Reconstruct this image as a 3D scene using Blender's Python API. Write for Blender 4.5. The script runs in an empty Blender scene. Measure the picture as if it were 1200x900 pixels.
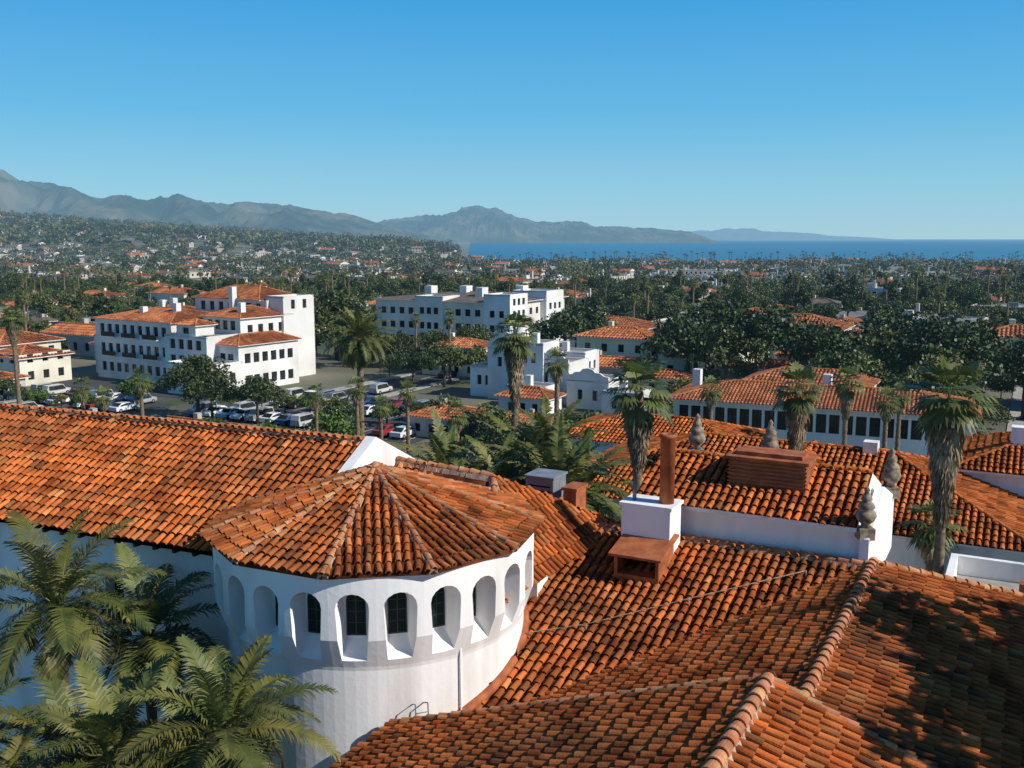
import bpy, math, random
import numpy as np
from mathutils import Vector, Matrix
random.seed(7); RNG=np.random.default_rng(11)
scene=bpy.context.scene
V=Vector
# ------------------------------------------------------------ materials
def nt(name):
    m=bpy.data.materials.new(name); m.use_nodes=True
    t=m.node_tree; b=t.nodes['Principled BSDF']; return m,t,b
def N(t,k,**kw):
    n=t.nodes.new(k)
    for a,v in kw.items(): setattr(n,a,v)
    return n
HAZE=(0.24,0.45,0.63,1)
def haze(t,b,dist=15000):  # aerial haze painted into the material: blue emission that grows with distance
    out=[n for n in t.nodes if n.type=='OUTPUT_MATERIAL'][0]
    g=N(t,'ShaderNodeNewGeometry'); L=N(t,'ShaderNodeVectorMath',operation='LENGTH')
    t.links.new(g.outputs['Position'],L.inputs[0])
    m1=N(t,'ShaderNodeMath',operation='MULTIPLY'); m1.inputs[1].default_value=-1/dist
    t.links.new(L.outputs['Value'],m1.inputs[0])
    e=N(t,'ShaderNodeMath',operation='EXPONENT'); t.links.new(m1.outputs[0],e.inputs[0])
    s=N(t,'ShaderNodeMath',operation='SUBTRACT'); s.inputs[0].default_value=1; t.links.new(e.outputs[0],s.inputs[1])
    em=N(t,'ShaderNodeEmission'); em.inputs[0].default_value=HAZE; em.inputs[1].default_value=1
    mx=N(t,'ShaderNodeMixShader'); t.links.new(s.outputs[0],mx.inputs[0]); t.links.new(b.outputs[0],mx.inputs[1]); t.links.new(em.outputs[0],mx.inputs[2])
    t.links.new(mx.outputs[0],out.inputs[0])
def noisemat(name,c1,c2,scale=3,rough=.8,bump=0,bscale=30,detail=5,attr=False,hz=None,spec=.3,stretch=None,lo=.35,hi=.65,bdist=.02):
    m,t,b=nt(name)
    tc=N(t,'ShaderNodeNewGeometry'); mp=N(t,'ShaderNodeMapping')
    t.links.new(tc.outputs['Position'],mp.inputs[0])
    if stretch: mp.inputs['Scale'].default_value=stretch
    n=N(t,'ShaderNodeTexNoise'); n.inputs['Scale'].default_value=scale; n.inputs['Detail'].default_value=detail
    t.links.new(mp.outputs[0],n.inputs[0])
    r=N(t,'ShaderNodeValToRGB'); r.color_ramp.elements[0].position=lo; r.color_ramp.elements[1].position=hi
    r.color_ramp.elements[0].color=(*c1,1); r.color_ramp.elements[1].color=(*c2,1)
    t.links.new(n.outputs[0],r.inputs[0]); col=r.outputs[0]
    if attr:
        a=N(t,'ShaderNodeAttribute'); a.attribute_name='Col'
        mx=N(t,'ShaderNodeMix',data_type='RGBA',blend_type='MULTIPLY'); mx.inputs[0].default_value=1
        t.links.new(col,mx.inputs[6]); t.links.new(a.outputs['Color'],mx.inputs[7]); col=mx.outputs[2]
    t.links.new(col,b.inputs['Base Color']); b.inputs['Roughness'].default_value=rough
    b.inputs['Specular IOR Level'].default_value=spec
    if bump:
        n2=N(t,'ShaderNodeTexNoise'); n2.inputs['Scale'].default_value=bscale; n2.inputs['Detail'].default_value=4
        t.links.new(tc.outputs['Position'],n2.inputs[0])
        bp=N(t,'ShaderNodeBump'); bp.inputs['Strength'].default_value=bump; bp.inputs['Distance'].default_value=bdist
        t.links.new(n2.outputs[0],bp.inputs['Height']); t.links.new(bp.outputs[0],b.inputs['Normal'])
    if hz: haze(t,b,hz)
    return m
M={}
M['tile']=noisemat('terracotta_tile',(.25,.062,.017),(.58,.165,.044),1.3,.85,.5,25,attr=True,detail=9,lo=.32,hi=.58,spec=.12)
M['pan']=noisemat('terracotta_pan',(.05,.017,.008),(.17,.05,.02),2,.9,.4,30,spec=.1)
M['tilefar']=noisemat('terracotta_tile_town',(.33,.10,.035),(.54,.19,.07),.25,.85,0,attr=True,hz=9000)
M['cap']=noisemat('ridge_cap_tile',(.36,.12,.05),(.52,.24,.13),3,.9,.4,30,attr=True)
M['mortar']=noisemat('ridge_mortar',(.28,.17,.11),(.5,.40,.31),6,.95,.6,25)
M['terra']=noisemat('terracotta_plaster',(.26,.075,.03),(.44,.14,.05),3,.8,.5,12,detail=8)
M['stucco']=noisemat('white_stucco',(.62,.60,.57),(.86,.85,.83),.8,.92,.22,7,stretch=(1,1,.22),bdist=.03,detail=9,lo=.28,hi=.52)
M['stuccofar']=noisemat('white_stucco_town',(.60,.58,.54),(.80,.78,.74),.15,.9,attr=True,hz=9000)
M['glass']=noisemat('dark_window_glass',(.012,.018,.02),(.03,.038,.04),1,.15,spec=.5)
M['glassg']=noisemat('turret_window_glass',(.008,.014,.014),(.015,.022,.022),1,.4,spec=.15)
M['frameg']=noisemat('green_window_frame',(.03,.06,.05),(.05,.09,.075),4,.6)
M['frame']=noisemat('window_frame_brown',(.03,.02,.015),(.06,.04,.025),4,.6)
M['stone']=noisemat('weathered_stone',(.13,.10,.075),(.36,.30,.22),6,.95,.8,30)
M['metal']=noisemat('grey_metal',(.16,.18,.20),(.24,.26,.28),3,.5)
M['dark']=noisemat('dark_interior',(.01,.008,.006),(.02,.015,.01),3,.9)
M['bark']=noisemat('palm_bark',(.11,.075,.045),(.26,.19,.12),5,.95,.8,14,hz=15000)
M['skirt']=noisemat('dead_palm_fronds',(.15,.11,.06),(.34,.25,.16),3,.95,attr=True,hz=15000)
def leafmat(name,c1,c2,trans=.25,hz=15000,scale=1.5):
    m=noisemat(name,c1,c2,scale,.5,attr=True,spec=.35)
    t=m.node_tree; b=t.nodes['Principled BSDF']; out=[n for n in t.nodes if n.type=='OUTPUT_MATERIAL'][0]
    mx=b
    if trans:
        col=b.inputs['Base Color'].links[0].from_socket
        tr=N(t,'ShaderNodeBsdfTranslucent'); t.links.new(col,tr.inputs[0])
        mx=N(t,'ShaderNodeMixShader'); mx.inputs[0].default_value=trans
        t.links.new(b.outputs[0],mx.inputs[1]); t.links.new(tr.outputs[0],mx.inputs[2]); t.links.new(mx.outputs[0],out.inputs[0])
    if hz: haze(t,mx,hz)
    return m
M['palm']=leafmat('palm_frond_green',(.065,.095,.024),(.165,.18,.052))
M['leaf']=leafmat('broadleaf_foliage',(.034,.054,.015),(.085,.108,.032),0,13000,.25)
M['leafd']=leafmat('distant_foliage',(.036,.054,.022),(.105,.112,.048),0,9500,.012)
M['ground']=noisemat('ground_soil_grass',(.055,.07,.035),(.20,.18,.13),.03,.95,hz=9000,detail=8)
M['asphalt']=noisemat('asphalt',(.045,.045,.048),(.07,.07,.072),.8,.9,hz=15000)
M['paint']=noisemat('road_paint_white',(.6,.6,.58),(.8,.8,.78),2,.8)
M['pave']=noisemat('concrete_pavement',(.3,.28,.25),(.42,.40,.36),1,.9)
M['flatroof']=noisemat('flat_roof_membrane',(.22,.21,.19),(.38,.36,.33),.5,.9,hz=9000)
M['brownroof']=noisemat('brown_tile_roof',(.10,.075,.055),(.18,.14,.11),.6,.9,hz=9000)
M['greyroof']=noisemat('grey_shingle_roof',(.14,.13,.12),(.28,.26,.24),.6,.9,hz=9000)
M['trunk']=noisemat('tree_bark',(.06,.045,.03),(.14,.10,.07),5,.95,hz=15000)
M['tyre']=noisemat('tyre_rubber',(.015,.015,.015),(.03,.03,.03),3,.9)
M['wood']=noisemat('rust_red_louver',(.24,.08,.035),(.36,.13,.06),4,.8)
for i,c in enumerate([(.75,.75,.75),(.03,.03,.035),(.30,.32,.34),(.35,.03,.03),(.04,.08,.22),(.5,.48,.42)]):
    m,t,b=nt('car_paint'); b.inputs['Base Color'].default_value=(*c,1); b.inputs['Roughness'].default_value=.3; b.inputs['Coat Weight'].default_value=.6; M['car%d'%i]=m
# ------------------------------------------------------------ mesh builder
class MB:
    def __init__(s): s.v=[];s.f=[];s.m=[];s.c=[];s.mats=[];s.sm=[]
    def mi(s,k):
        if k not in s.mats: s.mats.append(k)
        return s.mats.index(k)
    def add(s,vs,fs,mat,col=(1,1,1),smooth=False):
        o=len(s.v); s.v.extend([tuple(p) for p in vs]); k=s.mi(mat)
        for f in fs: s.f.append([i+o for i in f]); s.m.append(k); s.sm.append(smooth)
        s.c.extend([(col[0],col[1],col[2],1.0)]*len(vs))
    def obox(s,p,u,w,d,z0,z1,mat,col=(1,1,1)):
        """oriented box: p = front-left corner, u = unit direction"""
        u=V((u[0],u[1],0)); v=V((-u.y,u.x,0)); p=V((p[0],p[1],0))
        q=[p,p+u*w,p+u*w+v*d,p+v*d]
        vs=[(a.x,a.y,z0) for a in q]+[(a.x,a.y,z1) for a in q]
        s.add(vs,[(0,3,2,1),(4,5,6,7),(0,1,5,4),(1,2,6,5),(2,3,7,6),(3,0,4,7)],mat,col)
    def tube(s,pts,rad,mat,seg=8,col=(1,1,1),cap=True):
        vs=[];fs=[]
        for i,p in enumerate(pts):
            p=V(p); a=V(pts[max(i-1,0)]); b=V(pts[min(i+1,len(pts)-1)]); d=(b-a).normalized()
            x=d.cross(V((0,1,0))) if abs(d.y)<.9 else d.cross(V((1,0,0)))
            x.normalize(); y=d.cross(x)
            for k in range(seg):
                t=2*math.pi*k/seg; vs.append(p+(x*math.cos(t)+y*math.sin(t))*rad[i])
        for i in range(len(pts)-1):
            for k in range(seg): fs.append((i*seg+k,i*seg+(k+1)%seg,(i+1)*seg+(k+1)%seg,(i+1)*seg+k))
        if cap: fs.append(tuple(range(seg))[::-1]); fs.append(tuple(range((len(pts)-1)*seg,len(pts)*seg)))
        s.add(vs,fs,mat,col,True)
    def revolve(s,prof,c,mat,seg=24,col=(1,1,1)):
        vs=[];fs=[]
        for r,z in prof:
            for k in range(seg):
                t=2*math.pi*k/seg; vs.append((c[0]+r*math.cos(t),c[1]+r*math.sin(t),c[2]+z))
        for i in range(len(prof)-1):
            for k in range(seg): fs.append((i*seg+k,i*seg+(k+1)%seg,(i+1)*seg+(k+1)%seg,(i+1)*seg+k))
        fs.append(tuple(range(seg))[::-1]); fs.append(tuple(range((len(prof)-1)*seg,len(prof)*seg)))
        s.add(vs,fs,mat,col,True)
    def mesh(s,name):
        me=bpy.data.meshes.new(name); me.from_pydata(s.v,[],s.f)
        for k in s.mats: me.materials.append(M[k])
        me.polygons.foreach_set('material_index',s.m); me.polygons.foreach_set('use_smooth',s.sm)
        ca=me.color_attributes.new('Col','FLOAT_COLOR','POINT'); ca.data.foreach_set('color',np.array(s.c,dtype=np.float32).ravel())
        me.update(); return me
    def obj(s,name,parent=None,loc=None):
        o=bpy.data.objects.new(name,s.mesh(name)); scene.collection.objects.link(o)
        if parent: o.parent=parent
        if loc: o.location=loc
        return o
def empty(name):
    e=bpy.data.objects.new(name,None); scene.collection.objects.link(e); return e
def inst(name,me,loc,rz=0,sc=1):
    o=bpy.data.objects.new(name,me); scene.collection.objects.link(o); o.location=loc; o.rotation_euler=(0,0,rz)
    o.scale=(sc,sc,sc) if not hasattr(sc,'__len__') else sc
    return o
# ------------------------------------------------------------ tiles
def pip(x,y,P):
    c=False;n=len(P);j=n-1
    for i in range(n):
        if (P[i][1]>y)!=(P[j][1]>y) and x<(P[j][0]-P[i][0])*(y-P[i][1])/(P[j][1]-P[i][1])+P[i][0]: c=not c
        j=i
    return c
def tiles(mb,poly,w=.25,ex=.36,r=.088,seg=6,rim=True,mat='tile',pan='pan',sheet=True,tone=1.0,stain=None):
    P=[V(p) for p in poly]
    n=V((0,0,0))
    for i in range(len(P)): n+=P[i].cross(P[(i+1)%len(P)])
    n.normalize()
    if n.z<0: n=-n; P=P[::-1]
    d=(V((0,0,-1))-n*V((0,0,-1)).dot(n)).normalized(); s=n.cross(d).normalized(); o=P[0]
    Q=[((p-o).dot(s),(p-o).dot(d)) for p in P]
    if sheet: mb.add(P,[tuple(range(len(P)))],pan)
    a0=min(q[0] for q in Q);a1=max(q[0] for q in Q);b0=min(q[1] for q in Q);b1=max(q[1] for q in Q)
    nc=int((a1-a0)/w); w2=(a1-a0)/max(nc,1)
    for i in range(nc):
        a=a0+(i+.5)*w2; off=random.uniform(-.04,.04); colt=random.uniform(.88,1.08)
        j=0
        while b1-j*ex>b0:
            bb=b1-j*ex+off+random.uniform(-.02,.02)+(.06 if j==0 else 0); j+=1
            if not pip(a,bb-ex*.5,Q): continue
            g=random.random()
            br=colt*tone*random.uniform(.62,1.2)
            if g<.06: cc=(br*.45,br*.58,br*.8)
            elif g<.12: cc=(br*1.12,br*1.45,br*1.75)
            elif g<.22: cc=(br*1.1,br*.92,br*.75)
            elif g<.27: cc=(br*.8,br*.72,br*.7)
            else: cc=(br,br,br)
            if stain:
                sx=stain(o+s*a+d*bb)
                cc=tuple(c*(1-sx)+k*sx for c,k in zip(cc,(.30,.5,.8)))
            aa=a+random.uniform(-.014,.014); tw=random.uniform(-.016,.016)
            vs=[];fs=[]
            rings=[(bb-ex-.05,.80*r,.0,-tw),(bb,r,.30*r+.018,tw)]
            if rim: rings.append((bb-.001,.76*r,.30*r+.012,tw))
            for (b_,rr,h,t_) in rings:
                for k in range(seg+1):
                    th=math.pi*k/seg
                    vs.append(o+s*(aa+t_+rr*math.cos(th))+d*b_+n*(h+rr*math.sin(th)*.95))
            for q in range(len(rings)-1):
                for k in range(seg):
                    i0=q*(seg+1)+k; fs.append((i0,i0+1,i0+seg+2,i0+seg+1))
            mb.add(vs,fs,mat,cc,False)
def caps(mb,p,q,r=.12,step=.36,mort=True,mat='cap'):
    p=V(p);q=V(q);L=(q-p).length;d=(q-p).normalized();s=d.cross(V((0,0,1))).normalized();n=s.cross(d)
    if mort:
        for k in range(int(L/.2)):
            a=p+d*(k*.2); ww=r+.05+random.uniform(-.02,.03); h=random.uniform(.02,.05)
            b=p+d*min(L,k*.2+.2)
            mb.add([a-s*ww-n*.1,a+s*ww-n*.1,b+s*ww-n*.1,b-s*ww-n*.1,a-s*ww*.7+n*h,a+s*ww*.7+n*h,b+s*ww*.7+n*h,b-s*ww*.7+n*h],
              [(4,5,6,7),(0,1,5,4),(2,3,7,6),(1,2,6,5),(3,0,4,7)],'mortar')
    k=0
    while k*step<L:
        a=p+d*(k*step-.03);b=p+d*min(L+.02,(k+1)*step);k+=1
        br=random.uniform(.75,1.2);vs=[];fs=[]
        for c,rr,h in((a,r*1.0,.05),(b,r*.82,.02),):
            for i in range(9):
                th=math.pi*i/8;vs.append(c+s*rr*math.cos(th)+n*(h+rr*math.sin(th)))
        for c,rr,h in((a+d*.001,r*.8,.05),):
            for i in range(9):
                th=math.pi*i/8;vs.append(c+s*rr*math.cos(th)+n*(h+rr*math.sin(th)))
        for i in range(8): fs+= [(i,i+1,i+10,i+9),(i,i+1,i+19,i+18)]
        mb.add(vs,fs,mat,(br,br*random.uniform(.95,1.2),br))
# ------------------------------------------------------------ facades
def facade(mb,p,u,W,z0,z1,wins,dep=.25,wall='stucco',gl='glass',col=(1,1,1),frame=True):
    u=V((u[0],u[1],0));n=V((u.y,-u.x,0));p=V((p[0],p[1],0))
    us=sorted(set([0,W]+[x for w in wins for x in (w[0],w[1])]));zs=sorted(set([z0,z1]+[x for w in wins for x in (w[2],w[3])]))
    def P(a,z,dd=0): q=p+u*a-n*dd; return (q.x,q.y,z)
    for i in range(len(us)-1):
        for j in range(len(zs)-1):
            a,b,c,e=us[i],us[i+1],zs[j],zs[j+1]; ma,mz=(a+b)/2,(c+e)/2
            if not any(w[0]<ma<w[1] and w[2]<mz<w[3] for w in wins):
                mb.add([P(a,c),P(b,c),P(b,e),P(a,e)],[(0,1,2,3)],wall,col)
    for (a,b,c,e) in wins:
        mb.add([P(a,c,dep),P(b,c,dep),P(b,e,dep),P(a,e,dep)],[(0,1,2,3)],gl)
        o=[P(a,c),P(b,c),P(b,e),P(a,e)];i_=[P(a,c,dep),P(b,c,dep),P(b,e,dep),P(a,e,dep)]
        mb.add(o+i_,[(0,1,5,4),(1,2,6,5),(2,3,7,6),(3,0,4,7)],wall,col)
        if frame:
            m=(a+b)/2;t=.04;dd=dep-.03
            mb.add([P(m-t,c,dd),P(m+t,c,dd),P(m+t,e,dd),P(m-t,e,dd)],[(0,1,2,3)],'frame')
def winrow(W,n,ww,z0,z1,marg=1.0,skip=()):
    st=(W-2*marg)/n; return [(marg+st*(i+.5)-ww/2,marg+st*(i+.5)+ww/2,z0,z1) for i in range(n) if i not in skip]
def block(mb,p,u,W,D,z0,z1,fw=[],rw=[],lw=[],wall='stucco',col=(1,1,1),top=None):
    u=V((u[0],u[1],0));v=V((-u.y,u.x,0));p=V((p[0],p[1],0))
    facade(mb,p,u,W,z0,z1,fw,wall=wall,col=col);facade(mb,p+u*W,v,D,z0,z1,rw,wall=wall,col=col)
    facade(mb,p+u*W+v*D,-u,W,z0,z1,[],wall=wall,col=col);facade(mb,p+v*D,-v,D,z0,z1,lw,wall=wall,col=col)
    if top:
        q=[p,p+u*W,p+u*W+v*D,p+v*D]; mb.add([(a.x,a.y,z1-.35) for a in q],[(0,1,2,3)],top)
        for (a,du,L) in ((p,u,W),(p+u*(W-.3),v,D),(p+v*(D-.3),u,W),(p+u*.3,v,D)):
            mb.obox((a.x,a.y),(du.x,du.y),L,.3,z1-.36,z1+.02,wall,col)
def roofpts(p,u,W,D,z,rise,ov=.5,kind='hip'):
    u=V((u[0],u[1],0));v=V((-u.y,u.x,0));p=V((p[0],p[1],0))
    c=[p-u*ov-v*ov,p+u*(W+ov)-v*ov,p+u*(W+ov)+v*(D+ov),p-u*ov+v*(D+ov)]
    c=[V((a.x,a.y,z)) for a in c]
    Wt,Dt=W+2*ov,D+2*ov;up=V((0,0,rise))
    if Wt>=Dt:
        h=Dt/2 if kind=='hip' else 0
        r0=c[0]+u*h+v*Dt/2+up;r1=c[1]-u*h+v*Dt/2+up
        return [[c[0],c[1],r1,r0],[c[2],c[3],r0,r1]]+([[c[1],c[2],r1],[c[3],c[0],r0]]),(r0,r1),c
    h=Wt/2 if kind=='hip' else 0
    r0=c[0]+v*h+u*Wt/2+up;r1=c[3]-v*h+u*Wt/2+up
    return [[c[1],c[2],r1,r0],[c[3],c[0],r0,r1]]+([[c[0],c[1],r0],[c[2],c[3],r1]]),(r0,r1),c
def roof(mb,p,u,W,D,z,rise,ov=.5,kind='hip',w=.5,ex=.9,r=.17,seg=4,mat='tilefar',pan='tilefar',wall='stuccofar',tone=1,plain=False,rim=False):
    fs,rd,c=roofpts(p,u,W,D,z,rise,ov,kind)
    for i,f in enumerate(fs):
        if i>=2 and kind!='hip': mb.add(f,[(0,1,2)],wall)
        elif plain: mb.add(f,[tuple(range(len(f)))],mat,(tone,)*3)
        else: tiles(mb,f,w,ex,r,seg,rim,mat,pan,tone=tone)
    mb.add([(a.x,a.y,a.z-.12) for a in c]+c,[(3,2,1,0),(0,1,5,4),(1,2,6,5),(2,3,7,6),(3,0,4,7)],wall if mat=='tilefar' else 'stucco')
    caps(mb,rd[0],rd[1],r=max(.12,r*1.1),step=ex,mort=False,mat=mat)
    if kind=='hip':
        for f in fs[2:]:
            for e in f[:2]: caps(mb,f[2],e,r=max(.11,r),step=ex,mort=False,mat=mat)
A=(.883,-.469);B=(.469,.883)
def ab(o,a,b): return (o[0]+A[0]*a+B[0]*b,o[1]+A[1]*a+B[1]*b)
# ============================================================ COURTHOUSE
court=empty('spanish_courthouse')
TC=(-3.7,26.0);TE=18.40;TA=19.88
def build_turret():
    mb=MB();mb.revolve([(4.02,0),(4.02,10),(4.02,15.9),(4.04,16.0),(4.30,16.75),(4.30,18.36)],(TC[0],TC[1],0),'stucco',96)
    t=mb.obj('turret_wall')
    cb=MB()
    for k in range(24):
        th=math.radians(-90+k*15)
        e=V((math.cos(th),math.sin(th),0));s=V((-e.y,e.x,0));c=V((TC[0],TC[1],0))
        out=[]
        for (rr,hw,zb) in ((4.7,.47,15.55),(3.7,.30,16.60)):
            pts=[(-hw*.8,zb),(hw*.8,zb)]
            for i in range(9):
                a=math.pi*i/8; pts.append((hw*math.cos(a),17.52+min(hw,.42)*math.sin(a)))
            out+= [c+e*rr+s*a+V((0,0,z)) for a,z in pts]
        n=11; fs=[tuple(range(n)),tuple(range(n,2*n))[::-1]]+[(i,i+n,(i+1)%n+n,(i+1)%n) for i in range(n)]
        cb.add(out,fs,'stucco')
    for thd,z0,z1,hw in ((-50,11.5,13.9,.16),(-38,14.4,14.9,.08)):
        th=math.radians(thd);e=V((math.cos(th),math.sin(th),0));s=V((-e.y,e.x,0));c=V((TC[0],TC[1],0))
        out=[c+e*rr+s*a+V((0,0,z)) for rr in(4.6,3.6) for a,z in((-hw,z0),(hw,z0),(hw,z1),(-hw,z1))]
        cb.add(out,[(0,1,2,3),(7,6,5,4),(0,4,5,1),(1,5,6,2),(2,6,7,3),(3,7,4,0)],'stucco')
    c_=cb.obj('cut')
    import bmesh
    for o in (t,c_):
        bm=bmesh.new();bm.from_mesh(o.data);bmesh.ops.recalc_face_normals(bm,faces=bm.faces);bm.to_mesh(o.data);bm.free()
    md=t.modifiers.new('b','BOOLEAN');md.object=c_;md.operation='DIFFERENCE';md.solver='EXACT'
    dg=bpy.context.evaluated_depsgraph_get();me=bpy.data.meshes.new_from_object(t.evaluated_get(dg))
    t.modifiers.clear();t.data=me;bpy.data.objects.remove(c_)
    for p in me.polygons: p.use_smooth=False
    t.parent=court
    wb=MB()
    for k in range(24):
        th=math.radians(-90+k*15);e=V((math.cos(th),math.sin(th),0));s=V((-e.y,e.x,0));c=V((TC[0],TC[1],0))
        def arch(rr,hw,z0,zs,mat):
            pts=[(-hw,z0),(hw,z0)]+[(hw*math.cos(math.pi*i/8),zs+hw*math.sin(math.pi*i/8)) for i in range(9)]
            wb.add([c+e*rr+s*a+V((0,0,z)) for a,z in pts],[tuple(range(11))],mat)
        arch(3.72,.235,16.66,17.52,'frameg');arch(3.73,.205,16.70,17.52,'glassg')
        wb.add([c+e*3.74+s*a+V((0,0,z)) for a,z in((-.012,16.7),(.012,16.7),(.012,17.70),(-.012,17.70))],[(0,1,2,3)],'frameg')
        for zz in (16.98,17.26,17.52): wb.add([c+e*3.739+s*a+V((0,0,z)) for a,z in((-.2,zz),(.2,zz),(.2,zz+.018),(-.2,zz+.018))],[(0,1,2,3)],'frameg')
    for thd,z0,z1,hw in ((-50,11.5,13.9,.16),):
        th=math.radians(thd);e=V((math.cos(th),math.sin(th),0));s=V((-e.y,e.x,0));c=V((TC[0],TC[1],0))
        wb.add([c+e*3.7+s*a+V((0,0,z)) for a,z in((-hw,z0),(hw,z0),(hw,z1),(-hw,z1))],[(0,1,2,3)],'glass')
    wb.obj('turret_windows',court)
    rb=MB();n=11;R=4.52;ap=V((TC[0],TC[1],TA));ph=math.radians(-98)
    cs=[V((TC[0]+R*math.cos(ph+2*math.pi*i/n),TC[1]+R*math.sin(ph+2*math.pi*i/n),TE)) for i in range(n)]
    nz=lambda p: max(0,min(.6,(.5+.5*math.sin(p.x*1.3+2)*math.cos(p.y*1.1))*.85*max(0,(TA-p.z-.8))))
    for i in range(n):
        tiles(rb,[cs[i],cs[(i+1)%n],ap],w=.23,ex=.34,r=.080,tone=1.0,stain=nz)
        caps(rb,cs[i],ap,r=.085,step=.33,mort=True)
    rb.add([c-V((0,0,.10)) for c in cs],[tuple(range(n))],'stucco')
    for i in range(n):
        a,b=cs[i],cs[(i+1)%n]; rb.add([a-V((0,0,.1)),b-V((0,0,.1)),b,a],[(0,1,2,3)],'pan')
    rb.revolve([(.16,-.05),(.13,.1),(.05,.16)],(TC[0],TC[1],TA),'cap',10)
    rb.obj('turret_roof',court)
    pb=MB()
    def wp(thd,rr,z):
        th=math.radians(thd);return (TC[0]+rr*math.cos(th),TC[1]+rr*math.sin(th),z)
    for t0 in (-71,-67):
        pb.tube([wp(t0,4.0,14.95),wp(t0,4.35,15.1),wp(t0,4.4,14.8),wp(t0,4.4,13.9)],[.018]*4,'metal',6)
    for z in (14.9,14.6,14.3,14.0): pb.tube([wp(-71,4.4,z),wp(-67,4.4,z)],[.013]*2,'metal',5)
    pb.tube([wp(-53,4.07,16.2),wp(-53,4.07,12.5)],[.025,.025],'stucco',6)
    pb.obj('ladder_and_downpipe',court)
build_turret()
# --- west wing
wA=V((.917,-.399,0));wB=V((.399,.917,0));E=V((-4.35,28.8,20.0));WL=36
def wp(a,b,z): q=V((E.x,E.y,0))+wA*a+wB*b; return V((q.x,q.y,z))
mb=MB()
r0=wp(0,0,20);r1=wp(-WL,0,20)
wst=lambda p: max(0,min(.5,.5*math.sin(p.x*.5+p.y*.3)*math.sin(p.y*1.1+p.x*.2)))
tiles(mb,[r0,wp(0,-4.6,17.7),wp(-WL,-4.6,17.7),r1],w=.27,ex=.37,r=.092,tone=1.08,stain=wst)
tiles(mb,[r0,r1,wp(-WL,4.6,17.7),wp(0,4.6,17.7)],w=.27,ex=.6,r=.092,rim=False)
caps(mb,r1,r0,r=.13)
mb.obj('wing_roof',court)
mb=MB()
p=wp(-WL,-4.15,0)
wins=[(WL-14.2,WL-13.2,11.2,13.2),(WL-9.3,WL-8.6,14.7,16.3),(WL-6.4,WL-5.7,14.7,16.3),(WL-20,WL-19.2,14.6,16.4),(WL-14.2,WL-13.2,5,8),(WL-22,WL-21,10.2,13)]
facade(mb,p,wA,WL,0,17.62,wins,dep=.35)
q=wp(0,-4.15,0);facade(mb,q,wB,8.3,0,17.62,[],)
facade(mb,wp(0,4.15,0),-wA,WL,0,17.62,[])
mb.add([wp(0,-4.58,17.58),wp(-WL,-4.58,17.58),wp(-WL,-4.1,17.6),wp(0,-4.1,17.6)],[(0,1,2,3)],'frame')
k=0
while k<WL:
    a=wp(-k,-4.5,0); mb.obox((a.x,a.y),(wA.x,wA.y),.1,.5,17.45,17.57,'frame'); k+=.7
for sg in (-1,1):
    a0,a1=0,.34
    prof=[(0,20.18),(sg*2.5,18.95),(sg*4.9,17.77)]
    for i in range(2):
        (b0,z0),(b1,z1)=prof[i],prof[i+1]
        vs=[wp(a0,b0,z0-.9),wp(a1,b0,z0-.9),wp(a1,b0,z0),wp(a0,b0,z0),wp(a0,b1,z1-.9),wp(a1,b1,z1-.9),wp(a1,b1,z1),wp(a0,b1,z1)]
        mb.add(vs,[(0,1,2,3),(7,6,5,4),(3,2,6,7),(0,4,5,1),(1,5,6,2),(0,3,7,4)],'stucco')
mb.add([wp(.32,-4.15,16),wp(.32,4.15,16),wp(.32,4.15,18),wp(.32,0,20.1),wp(.32,-4.15,18)],[(0,1,2,3,4)],'stucco')
mb.obj('wing_walls',court)
mb=MB()
tiles(mb,[wp(.4,1.2,19.2),wp(3.6,1.2,19.0),wp(6.4,5.4,16.7),wp(.4,5.4,17.0)],rim=False,seg=5)
tiles(mb,[wp(.4,1.2,19.2),wp(.4,-2.5,17.9),wp(5.6,-2.5,16.7),wp(3.6,1.2,19.0)],rim=False,seg=5)
tiles(mb,[wp(3.6,1.2,19.0),wp(5.6,-2.5,16.7),wp(6.4,5.4,16.7)],rim=True,seg=5)
caps(mb,wp(.4,1.2,19.2),wp(3.6,1.2,19.0),r=.12);caps(mb,wp(5.6,-2.5,16.75),wp(3.6,1.2,19.0),r=.11)
p=wp(.4,.3,0); mb.obox((p.x,p.y),(wA.x,wA.y),5.0,4.5,0,16.6,'stucco')
mb.obj('link_roof',court)
# --- main cross roofs
O1=(9.9,26.3)
def P1(t,run,z): q=ab(O1,-t,-run); return V((q[0],q[1],z))
mb=MB()
st=lambda p: max(0,min(.75,.55*math.sin(p.x*.9+.6*p.y)*math.sin(p.y*.7-1)))
tiles(mb,[P1(-.3,0,17),P1(13,0,17),P1(13,10,13.8),P1(-.3,10,13.8)],w=.26,ex=.37,r=.09,tone=.92,stain=st)
tiles(mb,[P1(-.3,0,17),P1(-.3,-6,15.1),P1(13,-6,15.1),P1(13,0,17)],w=.26,ex=.6,r=.09,rim=False)
caps(mb,P1(13,0,17),P1(-.2,0,17),r=.12)
mb.obj('main_roof',court)
mb=MB()
Q0=(10.1,26.5)
def P2(d,b,z): q=ab(Q0,d,b); return V((q[0],q[1],z))
tiles(mb,[P2(0,0,17),P2(0,-13,17),P2(12,-13,13.4),P2(12,7.8,13.4)],w=.26,ex=.37,r=.09,tone=.88,stain=lambda p:min(.7,st(p)*1.1))
tiles(mb,[P2(0,0,17),P2(-9,0,13.85),P2(-9,-13,13.85),P2(0,-13,17)],w=.26,ex=.37,r=.09,tone=.9)
caps(mb,P2(0,-12,17),P2(0,.2,17),r=.15)
caps(mb,P2(0,0,17.0),P2(12,7.8,13.4),r=.12,mort=False)
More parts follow.
